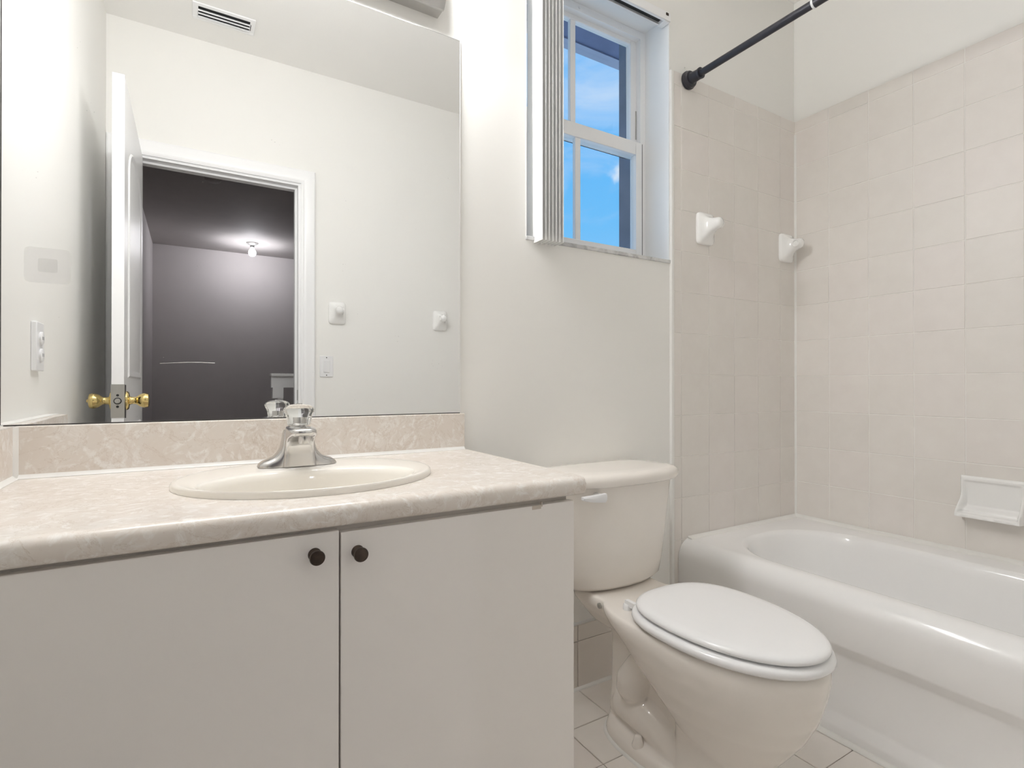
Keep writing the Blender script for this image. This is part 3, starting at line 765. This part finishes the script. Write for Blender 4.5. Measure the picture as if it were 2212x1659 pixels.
bm = bmesh.new(); tube(bm, [(.915, 1.33, .20), (.915, 1.33, .30), (.925, 1.32, .386)], .006, 10); lathe(bm, [(.011, 0), (.011, .018), (.008, .02), (.0001, .02)], (.922, 1.322, .366), 'z', 14)
obj('supply_tube', bm, M['steel'], to, smooth=True)
bm = bmesh.new(); tube(bm, [(.915, D - .006, .20), (.915, 1.33, .20)], .009, 12); lathe(bm, [(.026, 0), (.022, .006), (.0001, .007)], (.915, D - .004, .20), '-y', 20)
obj('shutoff_valve', bm, M['steel'], to, smooth=True)

# ------------------------------------------------------------------ bathtub
ZR = H - .574
AX = 1.553                                    # outer face of the apron
TY0, TY1 = YF + .004, D - .0085
tb = empty('bathtub', (1.93, .62, 0), 'white enamel alcove bathtub with stepped apron along the tiled wall', 'bathtub')
bm = bmesh.new()
prof = [(AX + .012, 0), (AX + .004, .002), (AX + .003, .028), (AX + .007, .034), (AX + .021, .058), (AX + .024, .066), (AX + .024, .226), (AX + .022, .233), (AX + .002, .260), (AX, .268)]
for k in range(0, 11):
    a = radians(180 - 90 * k / 10)
    prof.append((AX + .058 + .058 * cos(a), ZR - .062 + .062 * sin(a)))
NY = 2
ys = [TY0, TY1]
vr = [[bm.verts.new((x, y, z)) for x, z in prof] for y in ys]
for a, b in zip(vr, vr[1:]):
    for i in range(len(prof) - 1): bm.faces.new((a[i], a[i + 1], b[i + 1], b[i]))
xt = AX + .058
# rim deck with the oval well let into it
BC = ((1.640 + 2.168) / 2, (TY0 + .10 + 1.283) / 2); BH = ((2.168 - 1.640) / 2, (1.283 - TY0 - .10) / 2)
NS = 112
def well(off, z, n=4.2, dy=0):
    out = []
    for k in range(NS):
        a = 2 * pi * k / NS
        # plan: straight flanks, broad round ends
        hx, hy = BH[0] - off, BH[1] - off - dy
        r = .225 - off * .4
        c, s = cos(a), sin(a)
        ex, ey = hx - r, hy - min(r, hy)
        px, py = ex * (1 if c > 1e-9 else -1 if c < -1e-9 else 0), ey * (1 if s > 1e-9 else -1 if s < -1e-9 else 0)
        out.append((BC[0] + px + r * c, BC[1] + py + r * s, z))
    return out
def wellpts(off, z, dy=0):
    """evenly spread rounded rectangle."""
    hx, hy = BH[0] - off, BH[1] - off - dy
    r = max(.06, .232 - off * .5); r = min(r, hx * .98)
    segs = []
    for (cx, cy, a0) in ((hx - r, hy - r, 0), (-(hx - r), hy - r, 90), (-(hx - r), -(hy - r), 180), (hx - r, -(hy - r), 270)):
        for k in range(20):
            a = radians(a0 + 90 * k / 19)
            segs.append((BC[0] + cx + r * cos(a), BC[1] + cy + r * sin(a), z))
        # straight run to the next corner
    out = []
    for i, p in enumerate(segs):
        out.append(p)
        q = segs[(i + 1) % len(segs)]
        if (i + 1) % 20 == 0:
            for t in (.1, .2, .3, .4, .5, .6, .7, .8, .9): out.append(tuple(p[j] + (q[j] - p[j]) * t for j in range(3)))
    return out
top = wellpts(-.012, ZR)
n = len(top)
tv = [bm.verts.new(p) for p in top]
te = [bm.edges.new((tv[i], tv[(i + 1) % n])) for i in range(n)]
bx = XR - .0085
ov = [vr[0][-1], vr[1][-1], bm.verts.new((bx, TY1, ZR)), bm.verts.new((bx, TY0, ZR))]
oe = []
for i in range(4):
    a, b = ov[i], ov[(i + 1) % 4]
    ed = bm.edges.get((a, b)) or bm.edges.new((a, b))
    oe.append(ed)
bmesh.ops.triangle_fill(bm, edges=oe + te, use_beauty=True)
prev = tv
for off, dz, dy in ((-.008, -.0006, 0), (-.003, -.003, 0), (.003, -.008, 0), (.008, -.016, 0), (.014, -.04, .004), (.030, -.13, .02), (.045, -.22, .04), (.065, -.28, .06), (.10, -.318, .08), (.16, -.332, .10)):
    cur = [bm.verts.new(p) for p in wellpts(off, ZR + dz, dy)]
    for i in range(n):
        j = (i + 1) % n
        bm.faces.new((prev[i], prev[j], cur[j], cur[i]))
    prev = cur
bm.faces.new(prev)
obj('tub_shell', bm, M['tubw'], tb, smooth=True, angle=50)
bm = bmesh.new()                              # raised lip along the walls
lip = [(bx, ZR + .001), (bx - .026, ZR), (bx - .020, ZR + .0035), (bx - .006, ZR + .0045), (bx, ZR + .010)]
loft(bm, [[(x, y, z) for x, z in lip] for y in (TY0, TY1)])
loft(bm, [[(x, TY1, ZR + .009), (x, TY1 - .005, ZR + .004), (x, TY1 - .016, ZR + .003), (x, TY1 - .022, ZR - .0005), (x, TY1, ZR - .0005)] for x in (AX + .05, bx)])
obj('caulk_bead', bm, M['caulk'], tb, smooth=True, angle=60)
bm = bmesh.new()                              # end flange of the apron and the bead along the floor
path = [(AX + .004, 0), (AX - .001, .03), (AX - .001, .268)]
for k in range(0, 11):
    a = radians(180 - 90 * k / 10); path.append((AX + .058 + .060 * cos(a), ZR - .062 + .063 * sin(a)))
rr_ = []
for i, (x, z) in enumerate(path):
    dx = 0.010
    rr_.append([(x - .0035, TY1 + .008, z), (x + .006, TY1 - .002, z), (x + .012, TY1 - .006, z - .002), (x + .02, TY1 + .008, z - .002)])
loft(bm, rr_)
obj('end_bead', bm, M['caulk'], tb, smooth=True, angle=60)
bm = bmesh.new()
loft(bm, [[(AX + .006, y, 0.001), (AX - .012, y, .0008), (AX - .010, y, .004), (AX - .002, y, .0105), (AX + .006, y, .011)] for y in (TY0, TY1 - .01)])
obj('floor_bead', bm, M['caulk'], tb, smooth=True, angle=60)

# ------------------------------------------------------------------ fittings on the walls
def bar_post(name, loc, hole, label, group):
    """ceramic towel-bar post: rounded plate, swept arm, socket on one flank (hole = +1 right, -1 left)."""
    r = empty(name, loc, label, 'towel bar post', group)
    x0, y0, z0 = loc
    bm = bmesh.new()
    def ring(hx, hz, d, n, dz=0): return [(x0 + hx * sup(cos(2 * pi * k / 48), n), y0 - d, z0 + dz + hz * sup(sin(2 * pi * k / 48), n)) for k in range(48)]
    loft(bm, [ring(.046, .061, 0, 7), ring(.046, .061, .008, 7), ring(.044, .059, .012, 7), ring(.038, .052, .0165, 5), ring(.030, .043, .022, 4, .001), ring(.024, .033, .032, 3, .004), ring(.0205, .0255, .046, 2.4, .007), ring(.0195, .022, .060, 2.1, .0085), ring(.0185, .0205, .070, 2, .009), ring(.0155, .0165, .077, 2, .0095), ring(.009, .009, .0805, 2, .0095), ring(.002, .002, .081, 2, .0095)])
    obj('post_body', bm, M['ceramic'], r, smooth=True, angle=60)
    bm = bmesh.new()
    lathe(bm, [(.0165, -.010), (.0165, .0015), (.0150, .0035), (.0120, .0035), (.0108, .0018), (.0100, -.0085), (.0001, -.0085)], (x0 + hole * .0190, y0 - .060, z0 + .0085), 'x' if hole > 0 else '-x', 28)
    obj('bar_socket', bm, M['ceramic'], r, smooth=True, angle=50)
    return r
PY = D - .0075
pa = bar_post('towel_bar_post', (1.697, PY, H + .604), 1, 'white ceramic towel bar post on the tiled window wall, the one beside the window', 'ceramic towel bar posts')
pb = bar_post('towel_bar_post', (2.222, PY, H + .599), -1, 'white ceramic towel bar post next to the tiled corner over the tub', 'ceramic towel bar posts')
p1 = dup(pb, (.690, YF, H + .402), 'white ceramic towel bar post above the light switch, seen in the mirror', True)
p2 = dup(pa, (1.304, YF, H + .398), 'white ceramic towel bar post near the right edge of the mirror reflection', True)

# soap dish on the long tiled wall
sdx, sy0, sy1, sz0, sz1 = XR - .0075,   .620, .794, H - .442, H - .309
sdish = empty('soap_dish', (sdx, (sy0 + sy1) / 2, (sz0 + sz1) / 2), 'white ceramic soap dish set in the wall tile over the bathtub', 'soap dish')
bm = bmesh.new()
G = 56
def sm(t): t = max(0, min(1, t)); return t * t * (3 - 2 * t)
def depth(u, v):
    """u across 0..1, v from the top 0 to the lip 1."""
    edge = min(u, 1 - u)
    rim = .013 + .052 * sm((v - .35) / .60) ** 1.2
    inside = .006 + .030 * sm((v - .74) / .12) 
    k = sm((edge - .055) / .05) * sm((v - .10) / .06) * (1 - sm((v - .885) / .05))
    d = rim * (1 - k) + inside * k
    d *= .35 + .65 * sm(min(edge, .5) / .03)
    d *= .45 + .55 * sm(v / .045)
    if .885 < v and k < .5:
        d += .0022 * sm((v - .885) / .03) * cos(u * 2 * pi * 6) * (1 - sm((v - .95) / .04))
    return d
vv = []
for i in range(G + 1):
    row = []
    for j in range(G + 1):
        u, v = i / G, j / G
        w = 1 + .035 * sm((v - .5) / .5)
        yc = (sy0 + sy1) / 2
        row.append(bm.verts.new((sdx - depth(u, v), yc + (sy1 - sy0) * (.5 - u) * w, sz1 - (sz1 - sz0) * v)))
    vv.append(row)
for i in range(G):
    for j in range(G): bm.faces.new((vv[i][j], vv[i + 1][j], vv[i + 1][j + 1], vv[i][j + 1]))
bord = [vv[i][0] for i in range(G + 1)] + [vv[G][j] for j in range(1, G + 1)] + [vv[i][G] for i in range(G - 1, -1, -1)] + [vv[0][j] for j in range(G - 1, 0, -1)]
bk = [bm.verts.new((sdx + .0005, v.co.y, v.co.z + (.022 if v.co.z < sz0 + .004 else 0))) for v in bord]
for i in range(len(bord)):
    j = (i + 1) % len(bord)
    bm.faces.new((bord[i], bord[j], bk[j], bk[i]))
bm.faces.new(bk)
obj('dish_body', bm, M['ceramic'], sdish, smooth=True, angle=70)

# curtain rod
RX, RZ = 1.602, H + 1.149
rod = empty('curtain_rod', (RX, .6, RZ), 'black tension shower curtain rod above the bathtub', 'curtain rod')
fp = [(.031, 0), (.0335, .003), (.0335, .010), (.030, .0125), (.030, .020), (.027, .0235), (.0205, .025), (.0195, .030), (.0185, .058), (.0200, .060), (.0200, .066), (.0135, .0665), (.0001, .067)]
b = bmesh.new(); lathe(b, fp, (RX, D - .0077, RZ), '-y', 36); obj('end_flange', b, M['black'], rod, smooth=True, angle=35)
b = bmesh.new(); lathe(b, fp, (RX, YF + .0002, RZ), 'y', 36); obj('end_flange', b, M['black'], rod, smooth=True, angle=35)
b = bmesh.new(); lathe(b, [(.0125, 0), (.0125, .44)], (RX, D - .06, RZ), '-y', 24); obj('rod_tube', b, M['black'], rod, smooth=True)
b = bmesh.new(); lathe(b, [(.0140, 0), (.0140, 1.14)], (RX, D - .490, RZ), '-y', 24); obj('outer_tube', b, M['black'], rod, smooth=True)
b = bmesh.new(); lathe(b, [(.0126, 0), (.0152, .0005), (.0152, .0065), (.0126, .007)], (RX, D - .484, RZ), '-y', 28); obj('joint_ring', b, M['plastic'], rod, smooth=True, angle=30)
b = bmesh.new()
for dz, dx in ((.046, .006), (.054, -.004)): lathe(b, [(.0026, 0), (.0026, .0012)], (RX + dx, D - .0002, RZ + dz), '-y', 10)
sh = obj('wall_plug', b, M['almond'], rod)

# switch, outlet, faint plate, air vent
swx, swz = .634, H + .106
sw = empty('light_switch', (swx, YF, swz), 'white rocker light switch beside the door casing, seen in the mirror', 'light switch')
obj('switch_plate', B((swx - .035, swx + .035, YF, YF + .006, swz - .0575, swz + .0575)), M['plastic'], sw, bevel=.002)
obj('rocker', B((swx - .0165, swx + .0165, YF + .004, YF + .0105, swz - .033, swz + .033)), M['plastic'], sw, bevel=.002)
for dz in (-.048, .048):
    b = bmesh.new(); lathe(b, [(.003, 0), (.003, .0008)], (swx, YF + .006, swz + dz), 'y', 12); obj('screw', b, M['dark'], sw)
oy, oz = 1.022, H + .098
ou = empty('wall_outlet', (XL, oy, oz), 'white wall outlet plate on the left wall above the side splash, seen in the mirror', 'outlet')
obj('outlet_plate', B((XL, XL + .012, oy - .037, oy + .037, oz - .061, oz + .061)), M['plastic'], ou, bevel=.002)
for dz in (-.021, .021):
    b = bmesh.new(); lathe(b, [(.0165, 0), (.0165, .0042), (.0150, .0050), (.0001, .0050)], (XL + .012, oy, oz + dz), 'x', 24); f = obj('receptacle', b, M['plastic'], ou, smooth=True, angle=40)
    obj('slot', B(*[(XL + .0165, XL + .0173, oy + q - .001, oy + q + .001, oz + dz - .004, oz + dz + .004) for q in (-.006, .006)]), M['dark'], f)
vx, vy, vw, vh = .127, -.024, .127, .062
av = empty('air_vent', (vx, vy, CEIL), 'white ceiling air vent with curved slats, seen at the top of the mirror', 'air vent')
obj('vent_frame', B((vx - vw, vx + vw, vy - vh, vy - vh + .020, CEIL - .006, CEIL), (vx - vw, vx + vw, vy + vh - .020, vy + vh, CEIL - .006, CEIL), (vx - vw, vx - vw + .022, vy - vh + .020, vy + vh - .020, CEIL - .006, CEIL), (vx + vw - .022, vx + vw, vy - vh + .020, vy + vh - .020, CEIL - .006, CEIL)), M['white'], av, bevel=.002)
obj('duct_back', B((vx - vw + .02, vx + vw - .02, vy - vh + .018, vy + vh - .018, CEIL - .0012, CEIL - .0004)), M['dark'], av)
for k in range(3):
    b = bmesh.new()
    yy = vy - vh + .024 + .024 * k
    pr = []
    for i in range(6):
        a = radians(90 * i / 5)
        pr.append((yy + .020 * sin(a), CEIL - .0022 - .016 * (1 - cos(a))))
    pr += [(y, z - .001) for y, z in pr[::-1]]
    extrude_x(b, pr, vx - vw + .021, vx + vw - .021)
    obj('vent_slat', b, M['white'], av, smooth=True)
obj('damper_lever', B((vx + vw - .019, vx + vw - .0165, vy - .025, vy + .02, CEIL - .0075, CEIL - .006)), M['dark'], av)
